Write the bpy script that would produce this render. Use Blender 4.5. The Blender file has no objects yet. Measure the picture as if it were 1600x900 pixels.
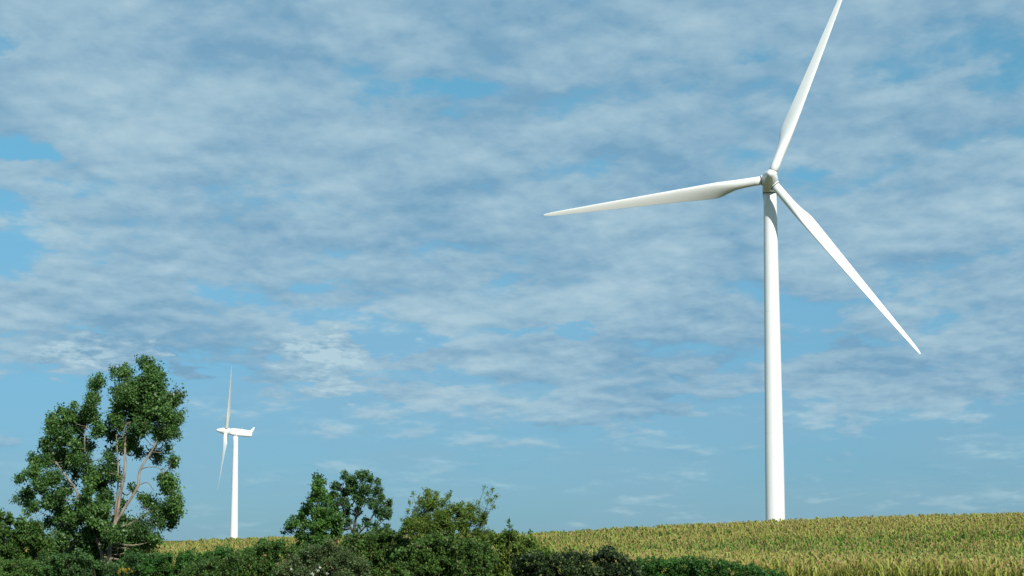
import bpy, math, random
import numpy as np
from mathutils import Vector, Matrix, noise as mnoise

random.seed(7)
rng = np.random.default_rng(7)
R = math.radians
S = bpy.context.scene
COL = S.collection

# ------------------------------------------------------------------ camera
F = 3200.0                       # focal length in pixels of the 1600-wide photograph
CAM_Z = 2.5
PITCH = math.atan(410.0 / F)     # eye level lies at row 860
cam_d = bpy.data.cameras.new('camera')
cam_d.sensor_width = 36.0
cam_d.lens = 36.0 * F / 1600.0
cam_d.clip_start = 0.5
cam_d.clip_end = 60000.0
cam = bpy.data.objects.new('camera', cam_d)
COL.objects.link(cam)
cam.location = (0, 0, CAM_Z)
cam.rotation_euler = (R(90) + PITCH, 0, 0)
S.camera = cam

def at(px, py, Y):
    """World point at depth Y that lies at a photograph position."""
    a, b = (px - 800.0) / F, (450.0 - py) / F
    dy = math.cos(PITCH) - b * math.sin(PITCH)
    dz = math.sin(PITCH) + b * math.cos(PITCH)
    k = Y / dy
    return Vector((a * k, Y, CAM_Z + dz * k))

# ------------------------------------------------------------------ light
SUN_EL, SUN_AZ = R(34), R(156)     # azimuth clockwise from +Y: behind the camera, to the right
sun_dir = Vector((math.sin(SUN_AZ) * math.cos(SUN_EL), math.cos(SUN_AZ) * math.cos(SUN_EL), math.sin(SUN_EL)))
sl = bpy.data.lights.new('sun', 'SUN')
sl.energy = 5.0
sl.angle = R(0.53)
sl.color = (1.0, 0.965, 0.90)
so = bpy.data.objects.new('sun', sl)
so.rotation_euler = (-sun_dir).to_track_quat('-Z', 'Y').to_euler()
so.location = sun_dir * 500
COL.objects.link(so)

S.view_settings.view_transform = 'Standard'
S.view_settings.look = 'None'
S.view_settings.gamma = 1.0
S.view_settings.exposure = 0.0
S.view_settings.use_curve_mapping = False

# ------------------------------------------------------------------ sky
W = bpy.data.worlds.new('World')
S.world = W
W.use_nodes = True
nt = W.node_tree
nt.nodes.clear()

class G:
    """Tiny helper to chain shader nodes."""
    def __init__(self, tree): self.t = tree
    def put(self, sock, v):
        if isinstance(v, bpy.types.NodeSocket): self.t.links.new(v, sock)
        elif v is not None: sock.default_value = v
    def math(self, op, a, b=None, c=None, clamp=False):
        n = self.t.nodes.new('ShaderNodeMath'); n.operation = op; n.use_clamp = clamp
        for i, v in enumerate((a, b, c)):
            if v is not None: self.put(n.inputs[i], v)
        return n.outputs[0]
    def vec(self, x, y, z):
        n = self.t.nodes.new('ShaderNodeCombineXYZ')
        for i, v in enumerate((x, y, z)): self.put(n.inputs[i], v)
        return n.outputs[0]
    def vmath(self, op, a, b=None):
        n = self.t.nodes.new('ShaderNodeVectorMath'); n.operation = op
        self.put(n.inputs[0], a)
        if b is not None: self.put(n.inputs[1], b)
        return n.outputs['Value'] if op in ('LENGTH', 'DOT_PRODUCT') else n.outputs[0]
    def noise(self, v, scale=1.0, detail=4.0, rough=0.5, dist=0.0, lac=2.0):
        n = self.t.nodes.new('ShaderNodeTexNoise')
        self.put(n.inputs['Vector'], v)
        n.inputs['Scale'].default_value = scale; n.inputs['Detail'].default_value = detail
        n.inputs['Roughness'].default_value = rough; n.inputs['Distortion'].default_value = dist
        n.inputs['Lacunarity'].default_value = lac
        return n.outputs[0]
    def ramp(self, v, a, b, lo=0.0, hi=1.0, smooth=True):
        n = self.t.nodes.new('ShaderNodeMapRange')
        n.interpolation_type = 'SMOOTHSTEP' if smooth else 'LINEAR'
        self.put(n.inputs[0], v)
        n.inputs[1].default_value = a; n.inputs[2].default_value = b
        self.put(n.inputs[3], lo); self.put(n.inputs[4], hi)
        return n.outputs[0]
    def mix(self, f, a, b):
        n = self.t.nodes.new('ShaderNodeMix'); n.data_type = 'RGBA'; n.clamp_factor = False
        self.put(n.inputs[0], f); self.put(n.inputs[6], a); self.put(n.inputs[7], b)
        return n.outputs[2]

g = G(nt)
tc = nt.nodes.new('ShaderNodeTexCoord').outputs['Generated']
sx = nt.nodes.new('ShaderNodeSeparateXYZ'); g.put(sx.inputs[0], tc)
dx, dy_, dz = sx.outputs
AZ = g.math('MULTIPLY', g.math('ARCTAN2', dx, dy_), 57.29578)
EL = g.math('MULTIPLY', g.math('ARCSINE', dz), 57.29578)
sky = nt.nodes.new('ShaderNodeTexSky')
sky.sky_type = 'NISHITA'
sky.sun_disc = False
sky.sun_elevation = SUN_EL
sky.sun_rotation = SUN_AZ
sky.altitude = 0
sky.air_density = 1.0
sky.dust_density = 0.3
sky.ozone_density = 4.0
# the layer of small clouds lies on a shell: direction divided by height above the horizon
hz = g.math('ADD', g.math('MAXIMUM', dz, 0.0), 0.16)
PX, PY = g.math('DIVIDE', dx, hz), g.math('DIVIDE', dy_, hz)
P = g.vec(g.math('MULTIPLY', PX, 8.8), g.math('MULTIPLY', PY, 6.4), 3.7)
P2 = g.vmath('ADD', P, (0.05, -0.30, 0.0))
n_a = g.noise(P, 1.0, 9.0, 0.55, 0.15)
s_a = g.noise(P, 1.0, 4.5, 0.52, 0.15)
s_b = g.noise(P2, 1.0, 4.5, 0.52, 0.15)
n_low = g.noise(g.vmath('ADD', P, (11.3, 4.1, 0.0)), 0.19, 3.0, 0.5)
n_low2 = g.noise(g.vmath('ADD', P, (3.3, 24.1, 5.0)), 0.27, 4.0, 0.5)
n_fine = g.noise(P, 3.6, 7.0, 0.6, 0.2)
vo = nt.nodes.new('ShaderNodeTexVoronoi'); vo.feature = 'SMOOTH_F1'; vo.inputs['Smoothness'].default_value = 0.6; vo.inputs['Scale'].default_value = 0.62
wob = nt.nodes.new('ShaderNodeTexNoise'); g.put(wob.inputs['Vector'], P); wob.inputs['Scale'].default_value = 1.4; wob.inputs['Detail'].default_value = 5.0; wob.inputs['Roughness'].default_value = 0.6
g.put(vo.inputs['Vector'], g.vmath('ADD', P, g.vmath('MULTIPLY', g.vmath('SUBTRACT', wob.outputs['Color'], (.5, .5, .5)), (1.5, 1.5, 1.5))))
lets = g.math('SUBTRACT', 0.62, vo.outputs['Distance'])        # rounded cloudlets
cov = g.math('ADD', g.math('ADD', g.math('MULTIPLY', n_a, 0.75), 0.125), g.math('MULTIPLY', lets, 0.28))
cov = g.math('ADD', cov, g.math('MULTIPLY', g.math('SUBTRACT', n_low, 0.5), 0.55))
cov = g.math('ADD', cov, g.math('MULTIPLY', g.math('SUBTRACT', n_fine, 0.5), 0.16))
def sky_pos(px, py):
    v = at(px, py, 1000.0) - cam.location
    return math.degrees(math.atan2(v.x, v.y)), math.degrees(math.asin(v.normalized().z))
CLOUD_BANKS = [  # px, py, half width, half height, amount
    (508, 552, 48, 34, .62), (462, 548, 46, 18, .40), (522, 602, 40, 24, .36), (136, 550, 76, 22, .62), (236, 549, 22, 10, .5),
    (592, 562, 40, 12, .3), (668, 562, 44, 16, .22), (850, 565, 110, 34, .26), (892, 650, 34, 10, .3), (1000, 635, 130, 24, .22), (600, 612, 30, 14, .25), (668, 612, 34, 14, .25), (300, 578, 40, 14, .25), (1440, 600, 160, 40, .12),
    (420, 590, 56, 12, .12), (1330, 580, 110, 40, .16), (1350, 545, 40, 14, .12), (1010, 640, 120, 26, .10),
    (20, 385, 90, 50, -.16), (0, 62, 60, 30, -.18), (20, 228, 70, 14, -.25), (180, 440, 64, 18, .26), (60, 486, 70, 10, .26), (190, 500, 54, 12, .22), (330, 378, 80, 22, .22), (250, 402, 40, 18, .2), (480, 372, 100, 22, .18), (620, 470, 130, 22, .16),
    (620, 528, 130, 12, -.2), (470, 440, 50, 14, -.12), (330, 460, 70, 14, -.08), (1170, 340, 40, 24, -.14), (1255, 268, 46, 15, -.13),
    (1120, 84, 190, 18, -.14), (700, 140, 120, 16, -.16), (855, 515, 90, 7, -.2), (80, 620, 120, 60, -.2), (60, 510, 100, 16, -.12),
    (900, 40, 420, 46, .14), (110, 112, 160, 30, .14), (560, 220, 260, 40, .10), (700, 340, 260, 50, .08), (1000, 210, 280, 40, .10),
    (1480, 190, 160, 60, .08), (1030, 360, 240, 90, .06), (1450, 400, 200, 80, .08), (600, 430, 160, 20, .10), (60, 270, 100, 16, .14),
]
q = g.vmath('ADD', g.vec(AZ, EL, 0.0), g.vmath('MULTIPLY', g.vmath('SUBTRACT', wob.outputs['Color'], (.5, .5, .5)), (3.6, 1.3, 0.0)))   # ragged edges
puff = 0.0
for (px, py, rw, rh, amt) in CLOUD_BANKS:
    a, e = sky_pos(px, py)
    kx, ky = F * math.pi / 180 / rw, F * math.pi / 180 / rh
    d = g.vmath('LENGTH', g.vmath('MULTIPLY', g.vmath('SUBTRACT', q, (a, e, 0.0)), (kx, ky, 0.0)))
    cov = g.math('ADD', cov, g.ramp(d, 0.25, 1.45, amt, 0.0))
    if amt >= .34: puff = g.math('ADD', puff, g.ramp(d, 0.3, 1.3, amt, 0.0))      # thicker, sunlit heads
thr = g.ramp(EL, 2.0, 6.3, 0.60, 0.392, smooth=True)
dens_ = g.math('SUBTRACT', cov, thr)
dens = g.ramp(dens_, -0.09, 0.14)
dens = g.math('MULTIPLY', dens, g.ramp(EL, 0.5, 4.5, 0.40, 0.94))
veil = g.math('MULTIPLY', g.ramp(EL, 4.0, 11.0, 0.50, 0.12), g.ramp(n_low2, 0.3, 0.7, 0.6, 1.2))
dens = g.math('MAXIMUM', dens, veil)
lit = g.math('ADD', g.math('MULTIPLY', g.math('SUBTRACT', s_a, s_b), 1.9), g.math('MULTIPLY', g.math('SUBTRACT', n_low2, 0.5), 1.6))
lit = g.math('ADD', lit, g.math('MULTIPLY', g.math('SUBTRACT', n_fine, 0.5), 0.7))
lit = g.math('ADD', lit, g.math('MULTIPLY', g.math('SUBTRACT', lets, 0.1), 0.8))
lit = g.ramp(lit, -0.42, 0.64, smooth=False)
lit = g.math('ADD', lit, g.math('MULTIPLY', puff, g.ramp(n_fine, 0.35, 0.62, 0.1, 1.5)))
lit = g.math('ADD', g.math('MULTIPLY', lit, g.ramp(dens_, -0.10, 0.10)), g.math('MULTIPLY', g.ramp(dens_, -0.10, 0.10, 1.0, 0.0), 0.30))   # thin veil between the clouds is even
ccol = g.mix(g.math('MINIMUM', lit, 1.15), (0.190, 0.368, 0.530, 1), (0.420, 0.592, 0.685, 1))
bg1 = nt.nodes.new('ShaderNodeBackground'); bg1.inputs['Strength'].default_value = 0.10
tint = g.mix(g.ramp(EL, 0.0, 14.0), (0.285, 0.56, 0.83, 1), (0.56, 1.02, 0.96, 1))   # clear, bluer air than the model's horizon
mulc = nt.nodes.new('ShaderNodeMix'); mulc.data_type = 'RGBA'; mulc.blend_type = 'MULTIPLY'; mulc.inputs[0].default_value = 1.0
g.put(mulc.inputs[6], sky.outputs[0]); g.put(mulc.inputs[7], tint)
g.put(bg1.inputs['Color'], mulc.outputs[2])
bg2 = nt.nodes.new('ShaderNodeBackground'); bg2.inputs['Strength'].default_value = 1.0
g.put(bg2.inputs['Color'], ccol)
ms = nt.nodes.new('ShaderNodeMixShader')
g.put(ms.inputs[0], dens); nt.links.new(bg1.outputs[0], ms.inputs[1]); nt.links.new(bg2.outputs[0], ms.inputs[2])
wo = nt.nodes.new('ShaderNodeOutputWorld'); nt.links.new(ms.outputs[0], wo.inputs[0])

# ------------------------------------------------------------------ helpers
def new_mat(name):
    m = bpy.data.materials.new(name); m.use_nodes = True
    t = m.node_tree; t.nodes.clear()
    o = t.nodes.new('ShaderNodeOutputMaterial')
    p = t.nodes.new('ShaderNodeBsdfPrincipled')
    t.links.new(p.outputs[0], o.inputs[0])
    return m, t, p, o, G(t)

def attr(t, name):
    n = t.nodes.new('ShaderNodeAttribute'); n.attribute_name = name
    return n.outputs['Fac']

def leaf_mat(name, dark, light, tip=None, trans=0.30, rough=0.45, spec=0.22):
    """Leaves: per-leaf and per-branch tint between two greens, some light let through."""
    m, t, p, o, h = new_mat(name)
    f = h.math('ADD', h.math('MULTIPLY', h.math('POWER', attr(t, 'tint'), 1.7), 0.6), h.math('MULTIPLY', attr(t, 'clump'), 0.6), clamp=True)
    c = h.mix(f, (*dark, 1), (*light, 1))
    if tip:
        c = h.mix(h.ramp(attr(t, 'tint'), 0.86, 0.97), c, (*tip, 1))
    h.put(p.inputs['Base Color'], c)
    p.inputs['Roughness'].default_value = rough
    p.inputs['Specular IOR Level'].default_value = spec
    tr = t.nodes.new('ShaderNodeBsdfTranslucent')
    h.put(tr.inputs[0], h.mix(0.35, c, (0.10, 0.16, 0.01, 1)))
    mx = t.nodes.new('ShaderNodeMixShader'); mx.inputs[0].default_value = trans
    t.links.new(p.outputs[0], mx.inputs[1]); t.links.new(tr.outputs[0], mx.inputs[2]); t.links.new(mx.outputs[0], o.inputs[0])
    return m

def flat_mat(name, a, b, scale=6.0, rough=0.7, stretch=(1, 1, 1), spec=0.4, bump=0.0):
    m, t, p, o, h = new_mat(name)
    tcn = t.nodes.new('ShaderNodeTexCoord').outputs['Object']
    v = h.vmath('MULTIPLY', tcn, stretch)
    n = h.noise(v, scale, 6, 0.6)
    h.put(p.inputs['Base Color'], h.mix(h.ramp(n, 0.3, 0.7), (*a, 1), (*b, 1)))
    p.inputs['Roughness'].default_value = rough
    p.inputs['Specular IOR Level'].default_value = spec
    if bump:
        bn = t.nodes.new('ShaderNodeBump'); bn.inputs['Strength'].default_value = bump
        h.put(bn.inputs['Height'], n); t.links.new(bn.outputs[0], p.inputs['Normal'])
    return m

def mesh_from(name, v, f, mats, smooth=False, fm=None):
    me = bpy.data.meshes.new(name)
    me.from_pydata([tuple(p) for p in v], [], f)
    for m in (mats if isinstance(mats, (list, tuple)) else [mats]): me.materials.append(m)
    if fm: me.polygons.foreach_set('material_index', fm)
    if smooth: me.polygons.foreach_set('use_smooth', [True] * len(me.polygons))
    me.update()
    return me

def link(name, data, parent=None, loc=None):
    o = bpy.data.objects.new(name, data); COL.objects.link(o)
    if parent: o.parent = parent
    if loc is not None: o.location = loc
    return o

def tag(o, label=None, cat=None, group=None, kind=None):
    if label: o['label'] = label
    if cat: o['category'] = cat
    if group: o['group'] = group
    if kind: o['kind'] = kind
    return o

def loft(rings, cap0=True, cap1=True):
    n = len(rings[0]); v = []; f = []
    for r in rings: v += list(r)
    for i in range(len(rings) - 1):
        a, b = i * n, (i + 1) * n
        for j in range(n):
            k = (j + 1) % n
            f.append((a + j, a + k, b + k, b + j))
    if cap0: f.append(tuple(reversed(range(n))))
    if cap1: f.append(tuple((len(rings) - 1) * n + j for j in range(n)))
    return v, f

def circle(c, r, axis='Z', n=32):
    out = []
    for j in range(n):
        a = 2 * math.pi * j / n
        x, y = math.cos(a) * r, math.sin(a) * r
        out.append({'Z': (c[0] + x, c[1] + y, c[2]), 'X': (c[0], c[1] + x, c[2] + y), 'Y': (c[0] + y, c[1], c[2] + x)}[axis])
    return out

class Tubes:
    """Collects tapered tubes along polylines into one mesh."""
    def __init__(self): self.v = []; self.f = []
    def add(self, pts, radii, n=6):
        b = len(self.v); pts = [Vector(p) for p in pts]
        for i, p in enumerate(pts):
            d = (pts[min(i + 1, len(pts) - 1)] - pts[max(i - 1, 0)])
            d = d.normalized() if d.length > 1e-6 else Vector((0, 0, 1))
            u = d.cross(Vector((0, 1, 0.01))); u = u.normalized() if u.length > 1e-3 else Vector((1, 0, 0))
            w = d.cross(u)
            for j in range(n):
                a = 2 * math.pi * j / n
                self.v.append(p + (u * math.cos(a) + w * math.sin(a)) * radii[i])
        for i in range(len(pts) - 1):
            for j in range(n):
                k = (j + 1) % n
                self.f.append((b + i * n + j, b + i * n + k, b + (i + 1) * n + k, b + (i + 1) * n + j))
        self.f.append(tuple(b + (len(pts) - 1) * n + j for j in range(n)))

def smooth_line(pts, radii, sub=4):
    """Catmull-Rom through points, with radii."""
    P_, R_ = [], []
    n = len(pts)
    for i in range(n - 1):
        p0, p1, p2, p3 = pts[max(i - 1, 0)], pts[i], pts[i + 1], pts[min(i + 2, n - 1)]
        for s in range(sub):
            t = s / sub
            P_.append(0.5 * ((2 * p1) + (p2 - p0) * t + (2 * p0 - 5 * p1 + 4 * p2 - p3) * t * t + (3 * p1 - p0 - 3 * p2 + p3) * t ** 3))
            R_.append(radii[i] + (radii[i + 1] - radii[i]) * t)
    P_.append(pts[-1]); R_.append(radii[-1])
    return P_, R_

# ------------------------------------------------------------------ ground
CREST_PX = [(-400, 856), (150, 853), (240, 850), (300, 843), (420, 838.5), (600, 835.5), (820, 833), (1000, 822), (1209, 812.5), (1400, 805), (1600, 799.5), (2100, 792)]
CORN_H = 2.85
_cx = [at(p, y, 272)[0] for p, y in CREST_PX]
_cz = [at(p, y, 272)[2] - CORN_H for p, y in CREST_PX]
BASE_Z = -0.9
PROF = [(135, 0.0), (165, .035), (192, .105), (213, .29), (233, .60), (251, .84), (264, .97), (272, 1.0), (282, .98), (403, .35), (600, -1.6), (970, -3.4), (3000, -5.5), (40000, -6.0)]
_py = [a for a, b in PROF]; _pv = [b for a, b in PROF]
def pchip(x, xs, ys):
    """Smooth piecewise cubic through points."""
    x = min(max(x, xs[0]), xs[-1])
    i = max(0, min(len(xs) - 2, int(np.searchsorted(xs, x)) - 1))
    h = xs[i + 1] - xs[i]; t = (x - xs[i]) / h
    def sl_(k):
        if k <= 0 or k >= len(xs) - 1: return 0.0
        a = (ys[k] - ys[k - 1]) / (xs[k] - xs[k - 1]); b = (ys[k + 1] - ys[k]) / (xs[k + 1] - xs[k])
        return 0.0 if a * b <= 0 else 2 * a * b / (a + b)
    m0, m1 = sl_(i) * h, sl_(i + 1) * h
    return (2 * t**3 - 3 * t**2 + 1) * ys[i] + (t**3 - 2 * t**2 + t) * m0 + (-2 * t**3 + 3 * t**2) * ys[i + 1] + (t**3 - t**2) * m1
def ground_z(x, y):
    if y < 135:
        return pchip(y, [-2000, 60, 100, 118, 135], [0.0, 0.0, 0.3, -0.1, BASE_Z])
    u = x if y > 272 else x * 272.0 / y      # the crest runs level with the line of sight
    cz = float(np.interp(u, _cx, _cz))
    p = pchip(y, _py, _pv)
    und = 0.14 * mnoise.noise(Vector((x * 0.03, y * 0.035, 2.2))) * min(1.0, (y - 135) / 40.0)
    return BASE_Z + (max(cz - BASE_Z, 1.2) if p > 0 else 5.5) * p + und if y < 310 else BASE_Z + 5.5 * p

soil = flat_mat('soil_and_grass', (0.060, 0.075, 0.022), (0.13, 0.11, 0.05), 0.35, 0.95, spec=0.1)
xs = [-20000, -6000, -2000, -700, -300] + [-200 + 5 * i for i in range(81)] + [300, 700, 2000, 6000, 20000]
ys = [-3000, -500, -100, 0, 40, 80] + [95 + 5 * i for i in range(66)] + [450, 520, 600, 750, 970, 1300, 2000, 4000, 10000, 30000]
gv = [(x, y, ground_z(x, y)) for y in ys for x in xs]
gf = [(j * len(xs) + i, j * len(xs) + i + 1, (j + 1) * len(xs) + i + 1, (j + 1) * len(xs) + i) for j in range(len(ys) - 1) for i in range(len(xs) - 1)]
tag(link('ground', mesh_from('ground', gv, gf, soil, True)), kind='structure')

# ------------------------------------------------------------------ wind turbines
def paint(name, base, alt):
    m, t, p, o, h = new_mat(name)
    tcn = t.nodes.new('ShaderNodeTexCoord').outputs['Object']
    n = h.noise(h.vmath('MULTIPLY', tcn, (1.0, 1.0, 0.12)), 1.6, 6, 0.6)
    h.put(p.inputs['Base Color'], h.mix(h.ramp(n, 0.35, 0.75), (*base, 1), (*alt, 1)))
    p.inputs['Roughness'].default_value = 0.38
    p.inputs['Specular IOR Level'].default_value = 0.45
    return m
M_TOWER = paint('tower_paint', (0.80, 0.81, 0.79), (0.75, 0.76, 0.73))
M_BLADE = paint('blade_gelcoat', (0.79, 0.80, 0.77), (0.74, 0.75, 0.71))
M_SEAM = flat_mat('seam_rubber', (0.05, 0.05, 0.05), (0.09, 0.09, 0.09), 3, 0.7)

BLADE_R = 45.0
def blade_rings():
    """Blade along +Z from the hub centre; -X is the leading edge, +Y is up-wind (the nose side)."""
    st = [  # radius, chord, thickness ratio, twist deg, roundness
        (1.45, 1.90, 1.00, 0, 1.0), (3.0, 1.90, 1.00, 0, 1.0), (5.0, 1.98, .97, 8, .92), (6.8, 2.30, .82, 13.5, .65), (8.4, 2.95, .58, 13.5, .28), (9.8, 3.52, .43, 13, .06),
        (10.8, 3.66, .36, 12, 0), (12.2, 3.55, .31, 10.5, 0), (14.5, 3.30, .27, 8.5, 0), (18, 2.92, .235, 6, 0), (22, 2.55, .215, 4.2, 0), (27, 2.12, .20, 2.6, 0),
        (32, 1.72, .185, 1.4, 0), (37, 1.32, .18, .6, 0), (41, 1.0, .17, .1, 0), (43.3, .76, .16, -.2, 0), (44.4, .50, .15, -.2, 0), (44.85, .28, .15, 0, 0), (45.0, .08, .15, 0, 0)]
    n = 28; rings = []
    for (r, c, tk, tw, rd) in st:
        ring = []
        for j in range(n):
            a = 2 * math.pi * j / n
            xc = 0.5 * (1 + math.cos(a))                       # 0 at the trailing edge, 1 at the leading edge
            s = 1 - xc
            yt = 5 * tk * (0.2969 * math.sqrt(max(s, 0)) - 0.1260 * s - 0.3516 * s * s + 0.2843 * s**3 - 0.1015 * s**4)
            y = math.copysign(yt, math.sin(a)) * c * (1.0 if math.sin(a) < 0 else 0.85)
            x = (xc - 0.70) * c
            yc, xcirc = math.sin(a) * c / 2 * tk, math.cos(a) * c / 2
            x = x * (1 - rd) + xcirc * rd; y = y * (1 - rd) + yc * rd
            t_ = R(tw)
            x *= .93; y *= .93
            ring.append((-(x * math.cos(t_) - y * math.sin(t_)), x * math.sin(t_) + y * math.cos(t_) + 0.012 * max(0, r - 12) ** 1.5 * 0.35, r))
        rings.append(ring[::-1])
    return rings
bv, bf = loft(blade_rings())
ME_BLADE = mesh_from('blade', bv, bf, M_BLADE, True)
cv, cf = loft([circle((0, 0, 1.30), 1.06, n=28), circle((0, 0, 1.62), 1.06, n=28), circle((0, 0, 1.68), 1.0, n=28)])
ME_COLLAR = mesh_from('root_collar', cv, cf, M_BLADE, True)
cv, cf = loft([circle((0, 0, 1.685), 0.985, n=28), circle((0, 0, 1.765), 0.985, n=28)])
ME_SEAL = mesh_from('root_seal', cv, cf, M_SEAM, True)

# spinner, nose along +Y, rotor centre at the origin
prof = [(-1.75, 1.25), (-1.7, 1.52), (-1.0, 1.64), (0.0, 1.66), (0.9, 1.58), (1.7, 1.38), (2.5, 1.12), (3.2, .90), (3.7, .76), (4.1, .60), (4.38, .38), (4.5, .16), (4.53, .02)]
v, f = loft([circle((0, a, 0), r, 'Y', 40) for a, r in prof])
ME_SPIN = mesh_from('hub', v, f, M_BLADE, True)
# nacelle: rounded box, nose end at y=-1.85, tail at y=-12.2, in the same frame
def rrect(y, w, top, bot, rad, n=6):
    pts = []
    for (cx_, cz_, a0) in ((w - rad, top - rad, 0), (-w + rad, top - rad, 90), (-w + rad, bot + rad, 180), (w - rad, bot + rad, 270)):
        for k in range(n):
            a = R(a0 + 90.0 * k / (n - 1)); pts.append((cx_ + math.cos(a) * rad, y, cz_ + math.sin(a) * rad))
    return pts
v, f = loft([rrect(-1.86, 1.15, 1.15, -1.25, .9), rrect(-2.1, 1.40, 1.45, -1.55, .95), rrect(-3.2, 1.50, 1.62, -1.72, .8), rrect(-6, 1.55, 1.66, -1.72, .6), rrect(-10.5, 1.45, 1.42, -1.62, .55), rrect(-12.1, 1.36, 1.25, -1.52, .5), rrect(-12.4, 1.1, 1.0, -1.3, .5)])
ME_NAC = mesh_from('nacelle', v, f, M_TOWER, True)
v, f = loft([[(sx_ * 1.25, a, b) for sx_, a, b in ((-1, -10.6, 1.20), (-1, -12.38, .60), (1, -12.38, .60), (1, -10.6, 1.20))],
             [(sx_ * 1.22, a, b) for sx_, a, b in ((-1, -11.7, 1.75), (-1, -12.85, 1.55), (1, -12.85, 1.55), (1, -11.7, 1.75))],
             [(sx_ * 1.15, a, b) for sx_, a, b in ((-1, -12.75, 3.1), (-1, -13.35, 3.0), (1, -13.35, 3.0), (1, -12.75, 3.1))]])
ME_FIN = mesh_from('tail_fin', v, f, M_TOWER)
tb = Tubes()
tb.add([(0.35, -7.4, 1.5), (0.35, -7.4, 2.5)], [.05, .035]); tb.add([(-.25, -7.4, 2.2), (.95, -7.4, 2.2)], [.03, .03]); tb.add([(-.25, -7.4, 2.2), (-.25, -7.4, 2.55)], [.07, .07]); tb.add([(.95, -7.4, 2.2), (.95, -7.4, 2.5)], [.06, .09])
ME_MAST = mesh_from('weather_mast', tb.v, tb.f, M_TOWER)

OVERHANG, TILT = 4.6, R(5.5)
def wind_turbine(hub_pos, yaw, spin, pitch, tower_r, label, stretch=1.0):
    """hub_pos: rotor centre; yaw: heading of the nose about Z (0 = +Y)."""
    ax = Vector((-math.sin(yaw), math.cos(yaw), 0))
    base = hub_pos - ax * OVERHANG * math.cos(TILT); base.z = 0
    gz = ground_z(base.x, base.y) - 0.3
    top_z = hub_pos.z - 1.35 - OVERHANG * math.sin(TILT)
    h = top_z - gz
    root = link('wind_turbine', None, loc=(base.x, base.y, gz))
    tag(root, label, 'wind turbine', 'wind turbines above the corn')
    r0, r1 = tower_r
    prof = [(0, r0), (h * .25, r0 * .90 + r1 * .10), (h * .62, r0 * .45 + r1 * .55), (h * .90, r1 * 1.06), (h, r1)]
    secs = [0, .33, .66, 1.0]
    rings = []
    for k in range(25):
        z = h * k / 24
        rings.append(circle((0, 0, z), float(np.interp(z, [a for a, b in prof], [b for a, b in prof])), n=56))
    v, f = loft(rings)
    tw = link('tower', mesh_from('tower', v, f, M_TOWER, True), root)
    for s in (.34, .67):                                   # flange joints between the tower sections
        rr = float(np.interp(h * s, [a for a, b in prof], [b for a, b in prof]))
        v, f = loft([circle((0, 0, h * s - .05), rr + .012, n=56), circle((0, 0, h * s + .05), rr + .012, n=56)], False, False)
        link('flange', mesh_from('flange', v, f, M_BLADE, True), tw)
    v, f = loft([circle((0, 0, h - .35), r1 + .07, n=56), circle((0, 0, h - .02), r1 + .10, n=56), circle((0, 0, h + .25), r1 + .05, n=56)])
    link('yaw_ring', mesh_from('yaw_ring', v, f, M_SEAM, True), root)
    head = Matrix.Translation(hub_pos - root.location) @ Matrix.Rotation(yaw, 4, 'Z') @ Matrix.Rotation(TILT, 4, 'X')
    nac = link('nacelle', ME_NAC, root); nac.matrix_local = head
    fin = link('tail_fin', ME_FIN, nac)
    mast = link('weather_mast', ME_MAST, nac)
    hub = link('hub', ME_SPIN, root); hub.matrix_local = head
    for k in range(3):
        b = link('blade', ME_BLADE, root)
        # seen from up-wind the rotor turns clockwise: the leading edge (-X here) goes first
        b.matrix_local = head @ Matrix.Rotation(spin + k * R(120), 4, 'Y') @ Matrix.Rotation(-pitch, 4, 'Z') @ Matrix.Scale(stretch, 4, (0, 0, 1))
        link('root_collar', ME_COLLAR, b); link('root_seal', ME_SEAL, b)
    return root

near_hub = at(1202.8, 280, 403)
yaw_near = math.atan2(near_hub.x, -near_hub.y)            # nose towards the road
wind_turbine(near_hub, math.atan2(near_hub.x, -near_hub.y), R(-22.2), R(26), (1.95, 1.30), 'tall white wind turbine on the right, its rotor facing the viewer, rising behind the corn', 1.02)
far_hub = at(353.0, 673.5, 970)
wind_turbine(far_hub, R(90) + math.atan2(-far_hub.x, far_hub.y), R(-30), R(18), (2.15, 1.20), 'smaller distant white wind turbine seen side on, right of the big poplar tree', .75)

# ------------------------------------------------------------------ leaves and trees
BARK = flat_mat('pale_bark', (0.14, 0.115, 0.085), (0.33, 0.275, 0.21), 2.2, 0.9, (3, 3, 0.6), 0.15, 0.4)
BARK_D = flat_mat('dark_bark', (0.06, 0.05, 0.035), (0.13, 0.10, 0.07), 2.5, 0.9, (3, 3, 0.6), 0.1, 0.3)

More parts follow.
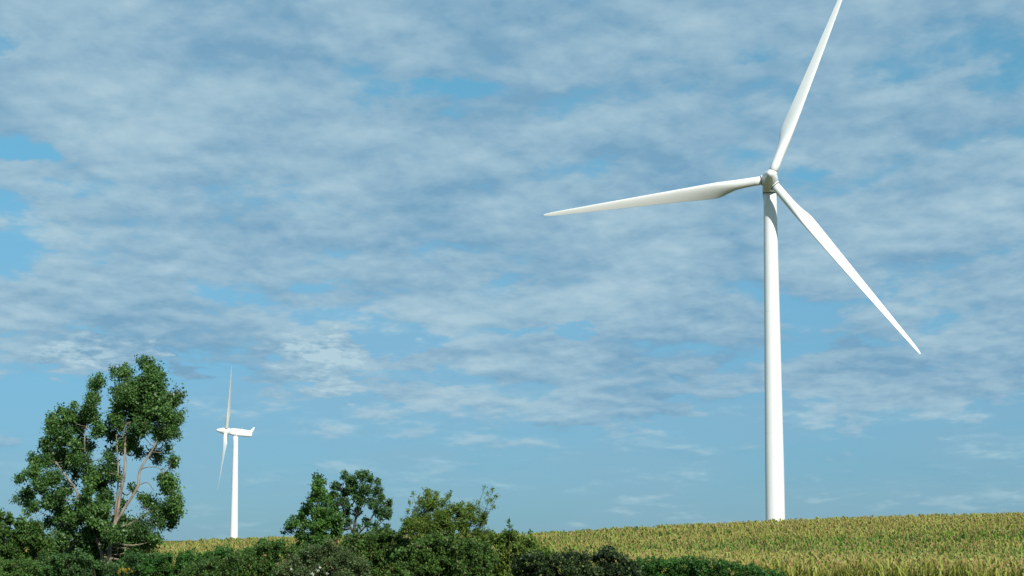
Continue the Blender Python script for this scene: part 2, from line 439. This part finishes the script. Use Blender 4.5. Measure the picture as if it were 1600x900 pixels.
def leaf_mesh(name, pts, size, clump, mat, droop=0.2, aspect=0.62):
    """One kite-shaped leaf per point; size and clump per point."""
    n = len(pts)
    pts = np.asarray(pts, dtype=np.float64); size = np.asarray(size)[:, None]
    d = rng.normal(size=(n, 3)); d[:, 2] -= droop; d /= np.linalg.norm(d, axis=1)[:, None]
    u = rng.normal(size=(n, 3)); u[:, 2] += 0.9; u[:, 1] -= 0.25        # blades lie mostly flat and face the light
    w = np.cross(d, u); w /= np.linalg.norm(w, axis=1)[:, None] + 1e-9
    nrm = np.cross(w, d)
    a = pts - d * size * 0.5; c = pts + d * size * 0.5
    b = pts + w * size * aspect * 0.5 + nrm * size * 0.10 - d * size * 0.06; e = pts - w * size * aspect * 0.5 + nrm * size * 0.10 - d * size * 0.06
    V = np.stack([a, b, c, e], axis=1).reshape(-1, 3)
    me = bpy.data.meshes.new(name)
    me.vertices.add(4 * n); me.vertices.foreach_set('co', V.ravel())
    me.loops.add(4 * n); me.loops.foreach_set('vertex_index', np.arange(4 * n, dtype=np.int32))
    me.polygons.add(n); me.polygons.foreach_set('loop_start', np.arange(n, dtype=np.int32) * 4)
    me.update(calc_edges=True)
    t = me.attributes.new('tint', 'FLOAT', 'POINT'); t.data.foreach_set('value', np.repeat(rng.random(n), 4))
    t = me.attributes.new('clump', 'FLOAT', 'POINT'); t.data.foreach_set('value', np.repeat(np.asarray(clump), 4))
    me.materials.append(mat)
    return me

def sprays(c, rad, n_spray, leaves, spread, up=0.35):
    """Leaves strung on short twigs that radiate from a clump's centre to its rim."""
    out = []; twigs = []
    for _ in range(n_spray):
        d = rng.normal(size=3); d /= np.linalg.norm(d)
        far = rng.random() < 0.18
        tip = np.array(c) + d * rad * (1.15 + 0.45 * rng.random() if far else 0.55 + 0.55 * rng.random() ** 0.7)
        st_ = np.array(c) + d * rad * 0.2
        dr = (tip - st_) + np.array([0, 0, up * rad])
        m = max(2, int(leaves * (0.6 + 0.8 * rng.random()) * (0.6 if far else 1.0)))
        t = rng.random(m) ** 0.7
        p = st_ + dr * t[:, None] + rng.normal(size=(m, 3)) * spread
        out.append(p); twigs.append((st_, st_ + dr))
    return np.concatenate(out), twigs

def plant(name, label, cat, D, clumps, limbs, mat, bark, leaf=0.16, dens=1.0, depth=2.5, group=None, base=None, spread=0.10, up=0.35,
          aspect=0.62, droop=0.2, stem_name='trunk', crown_name='crown', twig_r=0.02, sub_r=1.0, near_bias=0.0, layers=2, limb_k=1.0):
    """clumps: (px, py, radius px[, density]); limbs: list of polylines [(px, py, depth offset, radius m), ...]."""
    ppm = F / D
    b = at(*(base or (limbs[0][0][0], limbs[0][0][1])), D)
    gz = ground_z(b.x, D)
    root = link(name, None, loc=(b.x, D, gz))
    tag(root, label, cat, group)
    o = root.location
    tb = Tubes(); nodes = []
    for k, L in enumerate(limbs):
        pts = [at(px, py, D + dd) for px, py, dd, r in L]; rad = [r * limb_k for *_, r in L]
        if k == 0 or L[0][1] > 882:
            pts[0] = Vector((pts[0].x, pts[0].y, ground_z(pts[0].x, pts[0].y) - 0.1))
        P_, R_ = smooth_line(pts, rad, 5)
        tb.add([p - o for p in P_], R_, 8 if R_[0] > 0.08 else 5)
        nodes += list(zip(P_, R_))
    NP = np.array([tuple(p) for p, r in nodes])
    LP, LS, LC = [], [], []
    for c_ in [c for c in clumps for _ in range(layers)]:
        px, py, rp = c_[:3]; dn = c_[3] if len(c_) > 3 else 1.0
        dd = (rng.random() * 2 - 1) * depth * 0.8 + near_bias if len(c_) < 5 else c_[4]
        if layers > 1: px += rng.normal() * rp * .16; py += rng.normal() * rp * .16
        c = at(px, py, D + dd); r = rp / ppm * 0.98
        cv_ = rng.random(); sz = 0.75 + 0.5 * rng.random()
        # a few smaller puffs in each clump keep its rim ragged
        subs = max(1, int(3 + r * 3.0))
        for _ in range(subs):
            off = rng.normal(size=3); off *= (rng.random() ** 0.5) * 0.66 * r / np.linalg.norm(off)
            sc = np.array(c) + off * np.array([1, 1.25, 1]); sr = r * (0.40 + 0.32 * rng.random()) * sub_r
            nl = dn * dens * 17 * (sr / leaf) ** 2
            ns = max(2, int(nl / 9))
            p, tw = sprays(sc, sr, ns, max(2, nl / ns), spread, up)
            LP.append(p); LS.append(leaf * sz * (0.6 + 0.8 * rng.random(len(p))))
            LC.append(np.full(len(p), np.clip(cv_ * 0.75 + rng.random() * 0.25, 0, 1)))
            for (s0, s1) in tw[: max(1, len(tw) // 5)]:
                tb.add([Vector(s0) - o, Vector(s1) - o], [twig_r * .5, twig_r * .2], 3)
        # a branch from the nearest limb to the clump
        dist = np.linalg.norm((NP - np.array(c)) * np.array([1, .7, 1]) + np.array([0, 0, 0.35 * r]), axis=1) + np.maximum(0, NP[:, 2] - c.z) * 1.2
        i = int(dist.argmin()); p0, r0 = nodes[i]
        mid = (p0 + c) / 2 + Vector((0, 0, -0.08 * (c - p0).length))
        rr = min(r0 * .6, twig_r + 0.012 * (c - p0).length)
        P_, R_ = smooth_line([p0, mid, c], [rr, rr * .75, rr * .35], 3)
        tb.add([p - o for p in P_], R_, 5)
    link(stem_name, mesh_from(stem_name, tb.v, tb.f, bark, True), root)
    pts = np.concatenate(LP) - np.array(o)
    keep = pts[:, 2] > 0.03
    cr = link(crown_name, leaf_mesh(crown_name, pts[keep], np.concatenate(LS)[keep], np.concatenate(LC)[keep], mat, droop, aspect), root)
    tag(cr, kind='stuff')
    return root, len(pts)

def z1(L): return [(a[0] / 2.5, a[1] / 2.5 + 540, a[2] / 2.5, *a[3:]) for a in L]
def l1(L): return [(a[0] / 2.5, a[1] / 2.5 + 540, *a[2:]) for a in L]
def z3(L): return [(a[0] / 4 + 420, a[1] / 4 + 700, a[2] / 4, *a[3:]) for a in L]
def l3(L): return [(a[0] / 4 + 420, a[1] / 4 + 700, *a[2:]) for a in L]

L_POPLAR = leaf_mat('poplar_leaf', (0.026, 0.076, 0.020), (0.110, 0.230, 0.046), None, 0.22, 0.42, 0.4)
L_OAK = leaf_mat('round_tree_leaf', (0.024, 0.068, 0.022), (0.086, 0.180, 0.046), None, 0.22, 0.5)
L_MULB = leaf_mat('cone_tree_leaf', (0.028, 0.085, 0.020), (0.100, 0.220, 0.040), None, 0.25, 0.5)
L_WILLOW = leaf_mat('willow_leaf', (0.060, 0.120, 0.022), (0.200, 0.300, 0.050), (0.24, 0.26, 0.06), 0.38, 0.45)
L_DARK = leaf_mat('dark_bush_leaf', (0.010, 0.024, 0.012), (0.045, 0.080, 0.024), (0.16, 0.20, 0.06), 0.2, 0.5)
L_MID = leaf_mat('mid_bush_leaf', (0.028, 0.080, 0.018), (0.110, 0.215, 0.040), (0.13, 0.17, 0.05), 0.28, 0.5)
L_GREY = leaf_mat('grey_bush_leaf', (0.034, 0.072, 0.024), (0.150, 0.220, 0.075), (0.15, 0.11, 0.09), 0.25, 0.6)
L_OLIVE = leaf_mat('olive_bush_leaf', (0.028, 0.070, 0.018), (0.105, 0.200, 0.038), (0.17, 0.20, 0.06), 0.28, 0.5)
L_BRIGHT = leaf_mat('bright_weed_leaf', (0.024, 0.080, 0.018), (0.075, 0.200, 0.036), None, 0.3, 0.5)
L_LIME = leaf_mat('lime_bush_leaf', (0.075, 0.13, 0.02), (0.18, 0.25, 0.045), None, 0.35, 0.5)

COTTON = z1([
    (565, 85, 40), (600, 125, 55), (480, 115, 42), (440, 110, 22), (520, 175, 65), (600, 205, 70), (660, 220, 50), (465, 225, 58), (540, 260, 72), (640, 280, 66), (692, 290, 36),
    (455, 295, 50), (560, 335, 62), (632, 348, 55), (500, 375, 46), (430, 350, 34), (470, 405, 42), (665, 345, 36), (660, 405, 30, .5), (675, 445, 30, .5), (620, 440, 40, .9, 2.5), (540, 410, 36, .7, 2.0), (680, 470, 22, .6),
    (645, 560, 48), (680, 600, 38), (655, 650, 48), (640, 515, 34, .6), (590, 625, 42, .8, 1.5), (560, 600, 30, .7, 2.0), (560, 705, 58), (700, 650, 36), (500, 715, 56), (610, 690, 40), (525, 775, 50), (475, 765, 48), (570, 780, 34), (548, 850, 26, .7), (675, 700, 26),
    (600, 760, 36, .8), (560, 825, 36), (600, 820, 24, .7), (450, 890, 30, 1, -1.5), (520, 880, 34), (250, 885, 34),
    (340, 405, 38, .8), (322, 450, 36, .8), (350, 525, 38), (300, 455, 30, .7), (418, 420, 26, .6), (445, 488, 34, .8, 1.5), (470, 620, 30, .7, 2.2), (380, 800, 42), (440, 795, 44, 1, 1.0), (445, 855, 28, 1, 1.5), (505, 800, 36),
    (420, 748, 44, .9, -2.4), (380, 700, 40, .9, -2.2), (468, 742, 30, .8, -2.2), (335, 565, 24, .8, -2.4), (262, 575, 22, .6, -2.4), (330, 660, 34, .8, -2.2), (470, 520, 16, .6, -2.2), (400, 640, 34, .8, -2.2), (300, 380, 26, .7, -2.2),
    (438, 525, 36, .9, 2.0), (400, 495, 40), (410, 600, 50), (365, 555, 42, .8), (375, 655, 56), (425, 740, 50), (395, 715, 56), (330, 625, 46), (432, 455, 32, .8), (520, 560, 24, .5, 2.5),
    (370, 155, 38), (388, 130, 18), (362, 210, 45), (348, 270, 48), (385, 330, 34), (290, 235, 18), (272, 280, 42), (302, 322, 48), (232, 262, 20), (222, 312, 40), (240, 372, 54), (196, 335, 30), (300, 392, 48),
    (182, 395, 32), (250, 445, 48), (180, 460, 45), (130, 448, 34), (118, 500, 38), (78, 525, 24), (160, 540, 45), (210, 525, 44), (100, 592, 34), (62, 606, 20), (120, 632, 32), (108, 656, 16), (185, 610, 42), (228, 590, 40, .8),
    (268, 555, 32, .6, 1.5), (296, 500, 32, .6, 1.5), (345, 480, 32), (232, 662, 48), (290, 685, 46), (340, 745, 56), (250, 745, 46), (300, 785, 50), (350, 835, 52), (285, 850, 50), (335, 880, 36), (240, 705, 40), (190, 690, 30), (470, 830, 34), (230, 800, 26, .7), (500, 850, 34)])
COTTON_L = [l1(x) for x in [
    [(425, 905, -1.2, .27), (425, 850, -1.2, .23), (432, 770, -1.2, .20), (450, 690, -1.4, .19), (468, 590, -1.4, .16), (488, 480, -1.2, .13), (490, 370, -.6, .10), (525, 230, 0, .06), (562, 90, 0, .02)],
    [(452, 690, -1.4, .14), (490, 630, -1.4, .13), (538, 550, -1.4, .12), (548, 485, -1.3, .11), (602, 395, -.8, .08), (640, 310, 0, .04)],
    [(448, 660, -1.5, .09), (460, 560, -1.6, .08), (461, 460, -1.2, .07), (455, 330, -.5, .05), (470, 180, 0, .03)],
    [(398, 905, -1.0, .16), (400, 830, -1.0, .15), (360, 720, -.8, .13), (318, 615, -1.4, .12), (290, 552, -1.5, .10), (252, 503, -1.4, .08), (200, 420, -.5, .05), (190, 330, 0, .02)],
    [(340, 670, -.8, .09), (345, 560, -.4, .08), (330, 370, -1.3, .06), (355, 250, -.4, .04), (372, 150, 0, .02)],
    [(290, 552, -1.5, .06), (230, 560, -.8, .05), (150, 520, 0, .03), (90, 530, 0, .015)],
    [(552, 482, -1.4, .05), (585, 474, -1.7, .045), (625, 482, -1.7, .04), (645, 520, -1.4, .03)],
    [(545, 545, -1.5, .05), (575, 535, -1.7, .04), (600, 565, -1.6, .03)],
    [(478, 360, -1.9, .06), (492, 310, -2.2, .055), (512, 298, -2.2, .03)],
    [(430, 720, -1.0, .09), (520, 690, -.6, .07), (600, 640, 0, .05), (680, 640, 0, .02)],
    [(310, 760, -.6, .06), (240, 690, 0, .05), (130, 640, 0, .02)]]]
N = plant('poplar_tree', 'tall spreading poplar with pale forked trunk, left of the distant turbine', 'tree', 130, COTTON, COTTON_L, L_POPLAR, BARK, limb_k=.68, leaf=.16, dens=1.6, depth=2.6, near_bias=0.2, spread=0.12)
print('poplar leaves', N[1])

CONE = z3([(310, 205, 38), (348, 215, 18), (300, 262, 46), (335, 270, 30), (270, 322, 46), (330, 330, 48), (238, 390, 44), (300, 400, 66), (200, 428, 28), (350, 420, 50), (160, 470, 42), (220, 480, 50), (130, 508, 36), (98, 525, 14),
           (280, 500, 66), (350, 490, 58), (200, 555, 58), (280, 570, 60), (340, 560, 50), (240, 610, 44), (410, 530, 50), (425, 490, 40), (180, 620, 36), (330, 620, 50), (395, 400, 40), (400, 470, 46), (380, 345, 26), (420, 430, 36)])
plant('cone_shaped_tree', 'dark green cone shaped tree with one tall leader, left of the round tree', 'tree', 122, CONE,
      [l3([(290, 800, 0, .11), (290, 640, 0, .09), (300, 420, 0, .06), (312, 180, 0, .02)]), l3([(290, 640, 0, .06), (220, 520, 0, .04), (130, 490, 0, .02)]), l3([(295, 600, 0, .06), (370, 480, 0, .04), (430, 460, 0, .02)])],
      L_MULB, BARK_D, leaf=.15, dens=1.7, depth=1.6, spread=.08)
ROUND = z3([(480, 178, 32), (472, 150, 12), (512, 205, 38), (582, 185, 44), (600, 160, 20), (640, 200, 30), (684, 218, 20), (440, 242, 40), (522, 260, 52, .8), (600, 262, 54), (668, 275, 44), (410, 300, 36), (455, 325, 42, .8),
            (560, 335, 44, .6), (640, 352, 52, .8), (702, 330, 38), (742, 352, 30), (420, 380, 42), (490, 400, 42, .7), (560, 405, 44, .6), (680, 420, 54, .8), (742, 430, 28), (450, 450, 30, .6), (500, 470, 36, .7), (610, 465, 40, .5),
            (665, 490, 34, .6), (734, 500, 26), (560, 490, 24, .4), (705, 525, 32), (430, 500, 40), (470, 290, 34), (490, 350, 30, .8), (540, 300, 26, .8), (520, 530, 30, .7), (620, 540, 30, .6), (600, 330, 30, .6), (500, 560, 40), (640, 580, 40), (570, 590, 40), (752, 390, 20), (745, 540, 24), (380, 350, 28)])
plant('round_crowned_tree', 'round crowned tree with airy foliage, between the cone shaped tree and the willow', 'tree', 125, ROUND,
      [l3([(540, 800, 0, .13), (540, 600, 0, .10), (535, 500, 0, .09), (550, 400, 0, .06), (570, 220, 0, .02)]), l3([(538, 540, 0, .07), (480, 430, 0, .05), (450, 300, 0, .03), (480, 190, 0, .015)]),
       l3([(538, 560, 0, .07), (620, 470, 0, .05), (680, 360, 0, .04), (690, 250, 0, .02)]), l3([(545, 580, 0, .06), (640, 520, 0, .05), (730, 440, 0, .02)])],
      L_OAK, BARK_D, leaf=.135, dens=1.9, depth=2.0, spread=.07)
WILLOW = z3([(990, 265, 20, .8), (1000, 310, 42), (1040, 285, 26), (1132, 285, 12, .8), (1118, 320, 20), (938, 312, 12, .7), (902, 288, 9, .7), (960, 360, 46), (1030, 370, 56), (1090, 350, 36), (882, 348, 12, .7), (920, 400, 36, .8), (868, 402, 12, .7),
             (980, 430, 56), (1060, 440, 66), (1130, 420, 48), (1198, 372, 28), (1210, 345, 10), (1180, 430, 46), (1240, 430, 46), (1270, 380, 28), (1300, 350, 22, .8), (1312, 400, 28), (1280, 462, 40), (830, 450, 11, .7), (850, 482, 22, .7),
             (900, 470, 38), (1348, 250, 8, .8), (1368, 288, 17, .7), (1400, 266, 9, .8), (1426, 300, 7, .8), (1370, 338, 22, .7), (1404, 368, 20, .7), (1362, 402, 26, .8), (1390, 335, 16, .7), (1340, 442, 28), (1322, 490, 34), (850, 522, 20),
             (950, 510, 58), (1040, 530, 66), (1130, 510, 58), (1220, 515, 56), (1300, 545, 40), (890, 550, 36), (1250, 390, 38), (1215, 410, 38), (1150, 365, 28), (870, 470, 32), (860, 520, 36), (900, 520, 46), (1350, 520, 32), (1330, 465, 28), (930, 470, 46), (990, 500, 60), (1080, 470, 60), (1240, 480, 46), (960, 590, 50), (1060, 600, 60), (1160, 590, 55), (1250, 600, 50), (1330, 590, 40), (1000, 470, 40), (1100, 480, 50), (1180, 480, 45)])
WL = []
for (tx, ty) in [(990, 250), (1045, 270), (900, 285), (1132, 275), (930, 380), (870, 395), (830, 445), (1205, 345), (1285, 340), (1348, 245), (1405, 262), (1428, 295), (1100, 330), (1390, 380), (1250, 400)]:
    bx = 1080 + (tx - 1080) * .18
    WL.append(l3([(bx, 800, 0, .05), (bx + (tx - bx) * .35, 610, random.uniform(0, .8), .03), (bx + (tx - bx) * .72, 610 + (ty - 610) * .5, random.uniform(0, .8), .018), (tx, ty, 0, .006)]))
plant('willow_shrub', 'yellow green willow shrub with thin sprigs sticking up on the right', 'shrub', 118, WILLOW, WL, L_WILLOW, BARK_D, leaf=.175, dens=2.0, depth=1.4, near_bias=-.3, spread=.07, aspect=.30, up=.7, droop=-.25, stem_name='stem', crown_name='foliage', twig_r=.012)

def fill(x0, x1, top, step=17, jit=5, r=(12, 20), bottom=912):
    """Clumps under an outline: top is a list of (px, py)."""
    out = []
    tx = [a for a, b in top]; ty = [b for a, b in top]
    x = x0
    while x <= x1:
        t = float(np.interp(x, tx, ty)); rr = random.uniform(*r)
        y = t + rr * .75
        while y < bottom:
            out.append((x + random.uniform(-jit, jit), y + random.uniform(-jit * .5, jit * .5), rr)); rr = random.uniform(*r); y += rr * 1.05
        x += step
    return out
def bush(name, label, D, x0, x1, top, mat, leaf=.14, dens=1.5, cat='bush', r=(9, 17), step=14, depth=1.3, **kw):
    cl = fill(x0, x1, top, step, 5, r)
    mid = (x0 + x1) / 2
    for _ in range(int((x1 - x0) / 6)):                    # shoots that break the outline
        sx_ = random.uniform(x0, x1); ty_ = float(np.interp(sx_, [a for a, b in top], [b for a, b in top])); hh = random.uniform(1, 9)
        for q_ in range(3): cl.append((sx_ + random.uniform(-1.2, 1.2), ty_ - hh * (q_ / 2.0) + 2, random.uniform(1.8, 3.6), .9))
    limbs = []
    n = max(3, int((x1 - x0) / 22))
    for k in range(n):
        tx = x0 + (x1 - x0) * (k + .5) / n; ty = float(np.interp(tx, [a for a, b in top], [b for a, b in top])) + 6
        limbs.append([(mid + (tx - mid) * .7, 930, 0, .05), (mid + (tx - mid) * .85, (ty + 915) / 2, 0, .035), (tx, ty, 0, .01)])
    a = dict(leaf=leaf, dens=dens, depth=depth, spread=.07, stem_name='stem', crown_name='foliage', twig_r=.012, group='bushes along the foot of the field')
    a.update(kw)
    return plant(name, label, cat, D, cl, limbs, mat, BARK_D, base=(mid, 930), **a)

bush('bush', 'dark rounded bush at the far left edge, beside the poplar', 126, -40, 72, [(-40, 800), (0, 802), (15, 810), (40, 818), (62, 822), (72, 838)], L_MID, leaf=.16)
bush('bush', 'low rounded light green bush in the bottom left corner', 106, -30, 66, [(-30, 882), (10, 882), (35, 876), (55, 884), (66, 896)], L_MID, leaf=.12, r=(7, 13))
bush('bush', 'small lime green bush glimpsed left of the poplar trunk', 134, 78, 106, [(78, 862), (90, 842), (100, 840), (106, 852)], L_LIME, leaf=.13, r=(6, 10), step=9)
bush('bush', 'shady undergrowth at the foot of the poplar trunk', 124, 70, 246, [(70, 870), (100, 872), (130, 868), (150, 884), (180, 886), (200, 866), (225, 868), (246, 878)], L_OAK, leaf=.14, r=(8, 14))
bush('weed_patch', 'bright green creeper covered bank between poplar and hedge', 121, 232, 400, [(232, 872), (270, 871), (310, 868), (345, 862), (370, 866), (400, 862)], L_BRIGHT, leaf=.13, r=(6, 11), step=11, cat='weeds')
bush('bush', 'brownish green weedy bush in front of the green creeper', 116, 290, 392, [(290, 888), (320, 880), (350, 876), (392, 866)], L_OLIVE, leaf=.12, r=(7, 13))
bush('bush', 'leafy green bush left of the greyish bush, below the cone shaped tree', 117, 376, 490, [(376, 870), (398, 856), (420, 849), (436, 851), (455, 856), (490, 860)], L_MID, leaf=.14)
bush('bush', 'greyish green bush at the bottom, below the cone shaped tree', 112, 440, 575, [(440, 888), (470, 868), (498, 855), (515, 847), (530, 857), (545, 862), (575, 882)], L_GREY, leaf=.12)
bush('bush', 'mid green hedge bush beneath the round crowned tree', 120, 536, 650, [(536, 850), (550, 840), (580, 836), (612, 836), (640, 840), (650, 846)], L_OLIVE, leaf=.14)
bush('bush', 'dark bush with pale leaves below the willow shrub', 113, 620, 772, [(620, 866), (650, 850), (690, 842), (730, 846), (772, 858)], L_OLIVE, leaf=.15)
bush('bush', 'light green bush right of the willow shrub with a lone sprig', 120, 748, 856, [(748, 850), (770, 838), (795, 836), (812, 838), (830, 846), (856, 868)], L_WILLOW, leaf=.15)
bush('bush', 'blackish green low bush in front of the corn, bottom centre', 108, 815, 1000, [(815, 868), (840, 870), (870, 872), (905, 868), (940, 862), (962, 867), (978, 880), (1000, 898)], L_DARK, leaf=.13, dens=1.35)
bush('weed_patch', 'low bright green weeds along the corn edge, right of the blackish bush', 124, 975, 1225, [(975, 884), (1020, 878), (1080, 877), (1130, 881), (1180, 890), (1225, 899)], L_BRIGHT, leaf=.14, r=(6, 11), step=11, cat='weeds')
plant('sprig', 'lone thin leafy sprig standing above the light green bush', 'sapling', 119, [(795, 817, 4, .9), (797, 823, 4, .8), (794, 829, 4, .8), (829, 832, 3, .8)], [[(795, 930, 0, .03), (796, 860, 0, .02), (796, 816, 0, .006)], [(800, 870, 0, .02), (822, 850, 0, .012), (829, 831, 0, .005)]],
      L_MULB, BARK_D, leaf=.17, depth=.2, spread=.05, aspect=.35, stem_name='stem', crown_name='foliage', twig_r=.008)

# small flowers and a dead stalk in the hedge
L_YEL = leaf_mat('yellow_flower', (0.30, 0.20, 0.02), (0.50, 0.36, 0.04), None, .2, .6)
L_RED = leaf_mat('red_brown_seed_head', (0.10, 0.035, 0.025), (0.20, 0.075, 0.05), None, .1, .8)
L_WHT = leaf_mat('white_flower', (0.55, 0.58, 0.45), (0.75, 0.76, 0.66), None, .2, .6)
plant('goldenrod', 'small clump of yellow flowering weeds at the bottom, right of the poplar trunk', 'wildflower', 108, [(188, 893, 2.5), (192, 890, 2.2), (196, 892, 3), (201, 889, 2), (184, 896, 2.5), (206, 893, 1.8)],
      [[(194, 930, 0, .02), (194, 905, 0, .012), (196, 891, 0, .005)], [(190, 930, 0, .02), (189, 908, 0, .012), (187, 893, 0, .005)]], L_YEL, BARK_D, leaf=.05, depth=.3, spread=.02, stem_name='stem', crown_name='flower_head', twig_r=.004)
plant('dock_stalk', 'dead reddish seed stalk standing behind the greyish green bush', 'weed', 114, [(525.5, 841, 1.8), (526, 845, 2), (525.5, 849, 2.2), (526, 853, 2.2), (526, 857, 2)],
      [[(526, 930, 0, .02), (526, 880, 0, .014), (525.5, 839, 0, .005)]], L_RED, BARK_D, leaf=.08, dens=1.2, depth=.1, spread=.02, stem_name='stem', crown_name='seed_head', twig_r=.004)
plant('cow_parsley', 'scattered white flower heads low in front of the greyish green bush', 'wildflower', 106, [(487, 896, 2.2), (497, 892, 2.4), (500, 887, 1.6), (511, 897, 1.8), (455, 889, 1.2)],
      [[(497, 930, 0, .02), (497, 905, 0, .012), (497, 891, 0, .005)], [(489, 930, 0, .02), (488, 910, 0, .012), (487, 896, 0, .005)], [(508, 930, 0, .02), (510, 910, 0, .012), (511, 897, 0, .005)]], L_WHT, BARK_D, leaf=.05, depth=.2, spread=.02, stem_name='stem', crown_name='flower_head', twig_r=.004)

# ------------------------------------------------------------------ corn
def corn_leaf(name, a, b, dry):
    m, t, p, o, h = new_mat(name)
    oi = t.nodes.new('ShaderNodeObjectInfo')
    geo = t.nodes.new('ShaderNodeNewGeometry').outputs['Position']
    sp = t.nodes.new('ShaderNodeSeparateXYZ'); h.put(sp.inputs[0], geo)
    ripe = h.ramp(sp.outputs[0], -55, 15, 1.0, 0.76)          # the left of the field has ripened further
    patch = h.math('MULTIPLY', ripe, h.ramp(h.noise(h.vmath('MULTIPLY', geo, (.014, .055, .0)), 1.0, 4, .55), .40, .60))
    c = h.mix(h.math('POWER', oi.outputs['Random'], 1.3), (*a, 1), (*b, 1))
    c = h.mix(h.math('MULTIPLY', patch, 0.75), c, (*dry, 1))
    h.put(p.inputs['Base Color'], c)
    p.inputs['Roughness'].default_value = .5; p.inputs['Specular IOR Level'].default_value = .3
    tr = t.nodes.new('ShaderNodeBsdfTranslucent'); h.put(tr.inputs[0], c)
    mx = t.nodes.new('ShaderNodeMixShader'); mx.inputs[0].default_value = .3
    t.links.new(p.outputs[0], mx.inputs[1]); t.links.new(tr.outputs[0], mx.inputs[2]); t.links.new(mx.outputs[0], o.inputs[0])
    return m
M_CL = corn_leaf('corn_leaf', (.066, .165, .016), (.26, .37, .046), (.46, .41, .10))
M_CT = corn_leaf('corn_tassel', (.48, .34, .14), (.62, .46, .20), (.60, .42, .18))
M_CS = corn_leaf('corn_stalk', (.14, .17, .05), (.22, .20, .08), (.26, .20, .09))
variants = bpy.data.collections.new('corn_kinds')
def corn_plant(k):
    r_ = random.Random(100 + k)
    v, f, fm = [], [], []
    H = 2.1 + r_.uniform(-.12, .12)
    def strip(pts, ws, side, mi):
        b = len(v)
        for p, w in zip(pts, ws):
            v.append(p - side * w); v.append(p + side * w)
        for i in range(len(pts) - 1):
            f.append((b + 2 * i, b + 2 * i + 1, b + 2 * i + 3, b + 2 * i + 2)); fm.append(mi)
    for a in (0, math.pi / 2):
        s = Vector((math.cos(a), math.sin(a), 0)); strip([Vector((0, 0, 0)), Vector((0, 0, H))], [.018, .009], s, 2)
    plane = r_.uniform(0, math.pi)
    for i in range(9):
        z = .35 + (H - .55) * i / 8
        a = plane + (i % 2) * math.pi + r_.uniform(-.45, .45)
        d = Vector((math.cos(a), math.sin(a), 0)); s = Vector((-d.y, d.x, 0))
        L = .62 * (1 - .35 * abs(i / 8 - .45)) * r_.uniform(.85, 1.1); up = .75 + .45 * i / 8
        strip([Vector((0, 0, z)), Vector((0, 0, z)) + d * L * .35 + Vector((0, 0, L * up)), Vector((0, 0, z)) + d * L * .75 + Vector((0, 0, L * up * .75)), Vector((0, 0, z)) + d * L * 1.0 + Vector((0, 0, L * (up * .15 - .15)))], [.04, .07, .055, .008], s, 0)
    top = Vector((0, 0, H))
    for i in range(10):
        a = r_.uniform(0, 6.28); lean = 0.05 if i == 0 else r_.uniform(.10, .42)
        d = Vector((math.cos(a) * lean, math.sin(a) * lean, 1)).normalized(); s = Vector((-math.sin(a), math.cos(a), 0))
        L = r_.uniform(.28, .42)
        strip([top, top + d * L * .55, top + d * L + Vector((math.cos(a), math.sin(a), -.2)) * .05 * lean], [.009, .018, .007], s, 1)
    me = mesh_from('corn_plant', v, f, [M_CL, M_CT, M_CS], False, fm)
    variants.objects.link(bpy.data.objects.new('corn_plant', me))
for k in range(7): corn_plant(k)

pts = []
row = 135.0
rr_ = random.Random(5)
while row < 290:
    half = row * .25 + 16
    x = -half + rr_.random() * .3
    while x < half:
        yy = row + rr_.gauss(0, .07) + x * .02
        edge = 135 + 1.2 * mnoise.noise(Vector((x * .08, 0, 7)))
        if yy > edge and mnoise.noise(Vector((x * 1.3, yy * 1.3, 3))) > -.28:
            pts.append((x, yy, ground_z(x, yy)))
        x += .36 + rr_.uniform(-.14, .14)
    row += .86
cm = bpy.data.meshes.new('corn_field'); cm.vertices.add(len(pts)); cm.vertices.foreach_set('co', np.array(pts).ravel())
print('corn plants', len(pts))
corn = tag(link('corn_field', cm), 'ripening corn field with tan tassels climbing the hill to the skyline', 'corn field', kind='stuff')
ng = bpy.data.node_groups.new('corn_instances', 'GeometryNodeTree')
ng.interface.new_socket('Geometry', in_out='INPUT', socket_type='NodeSocketGeometry'); ng.interface.new_socket('Geometry', in_out='OUTPUT', socket_type='NodeSocketGeometry')
N_ = ng.nodes.new
gi, go = N_('NodeGroupInput'), N_('NodeGroupOutput')
ci = N_('GeometryNodeCollectionInfo'); ci.inputs['Collection'].default_value = variants; ci.inputs['Separate Children'].default_value = True; ci.inputs['Reset Children'].default_value = True
ip = N_('GeometryNodeInstanceOnPoints'); ip.inputs['Pick Instance'].default_value = True
ri = N_('FunctionNodeRandomValue'); ri.data_type = 'INT'; ri.inputs['Min'].default_value = 0; ri.inputs['Max'].default_value = 6
rv = N_('FunctionNodeRandomValue'); rv.data_type = 'FLOAT_VECTOR'; rv.inputs[0].default_value = (-.07, -.07, 0); rv.inputs[1].default_value = (.07, .07, 6.283)
rs = N_('FunctionNodeRandomValue'); rs.data_type = 'FLOAT'; rs.inputs[2].default_value = .80; rs.inputs[3].default_value = 1.16
m2p = N_('GeometryNodeMeshToPoints')
Lk = ng.links.new
Lk(gi.outputs[0], m2p.inputs[0]); Lk(m2p.outputs[0], ip.inputs['Points']); Lk(ci.outputs[0], ip.inputs['Instance'])
Lk(ri.outputs[2], ip.inputs['Instance Index']); Lk(rv.outputs[0], ip.inputs['Rotation']); Lk(rs.outputs[1], ip.inputs['Scale'])
Lk(ip.outputs[0], go.inputs[0])
md = corn.modifiers.new('corn_instances', 'NODES'); md.node_group = ng
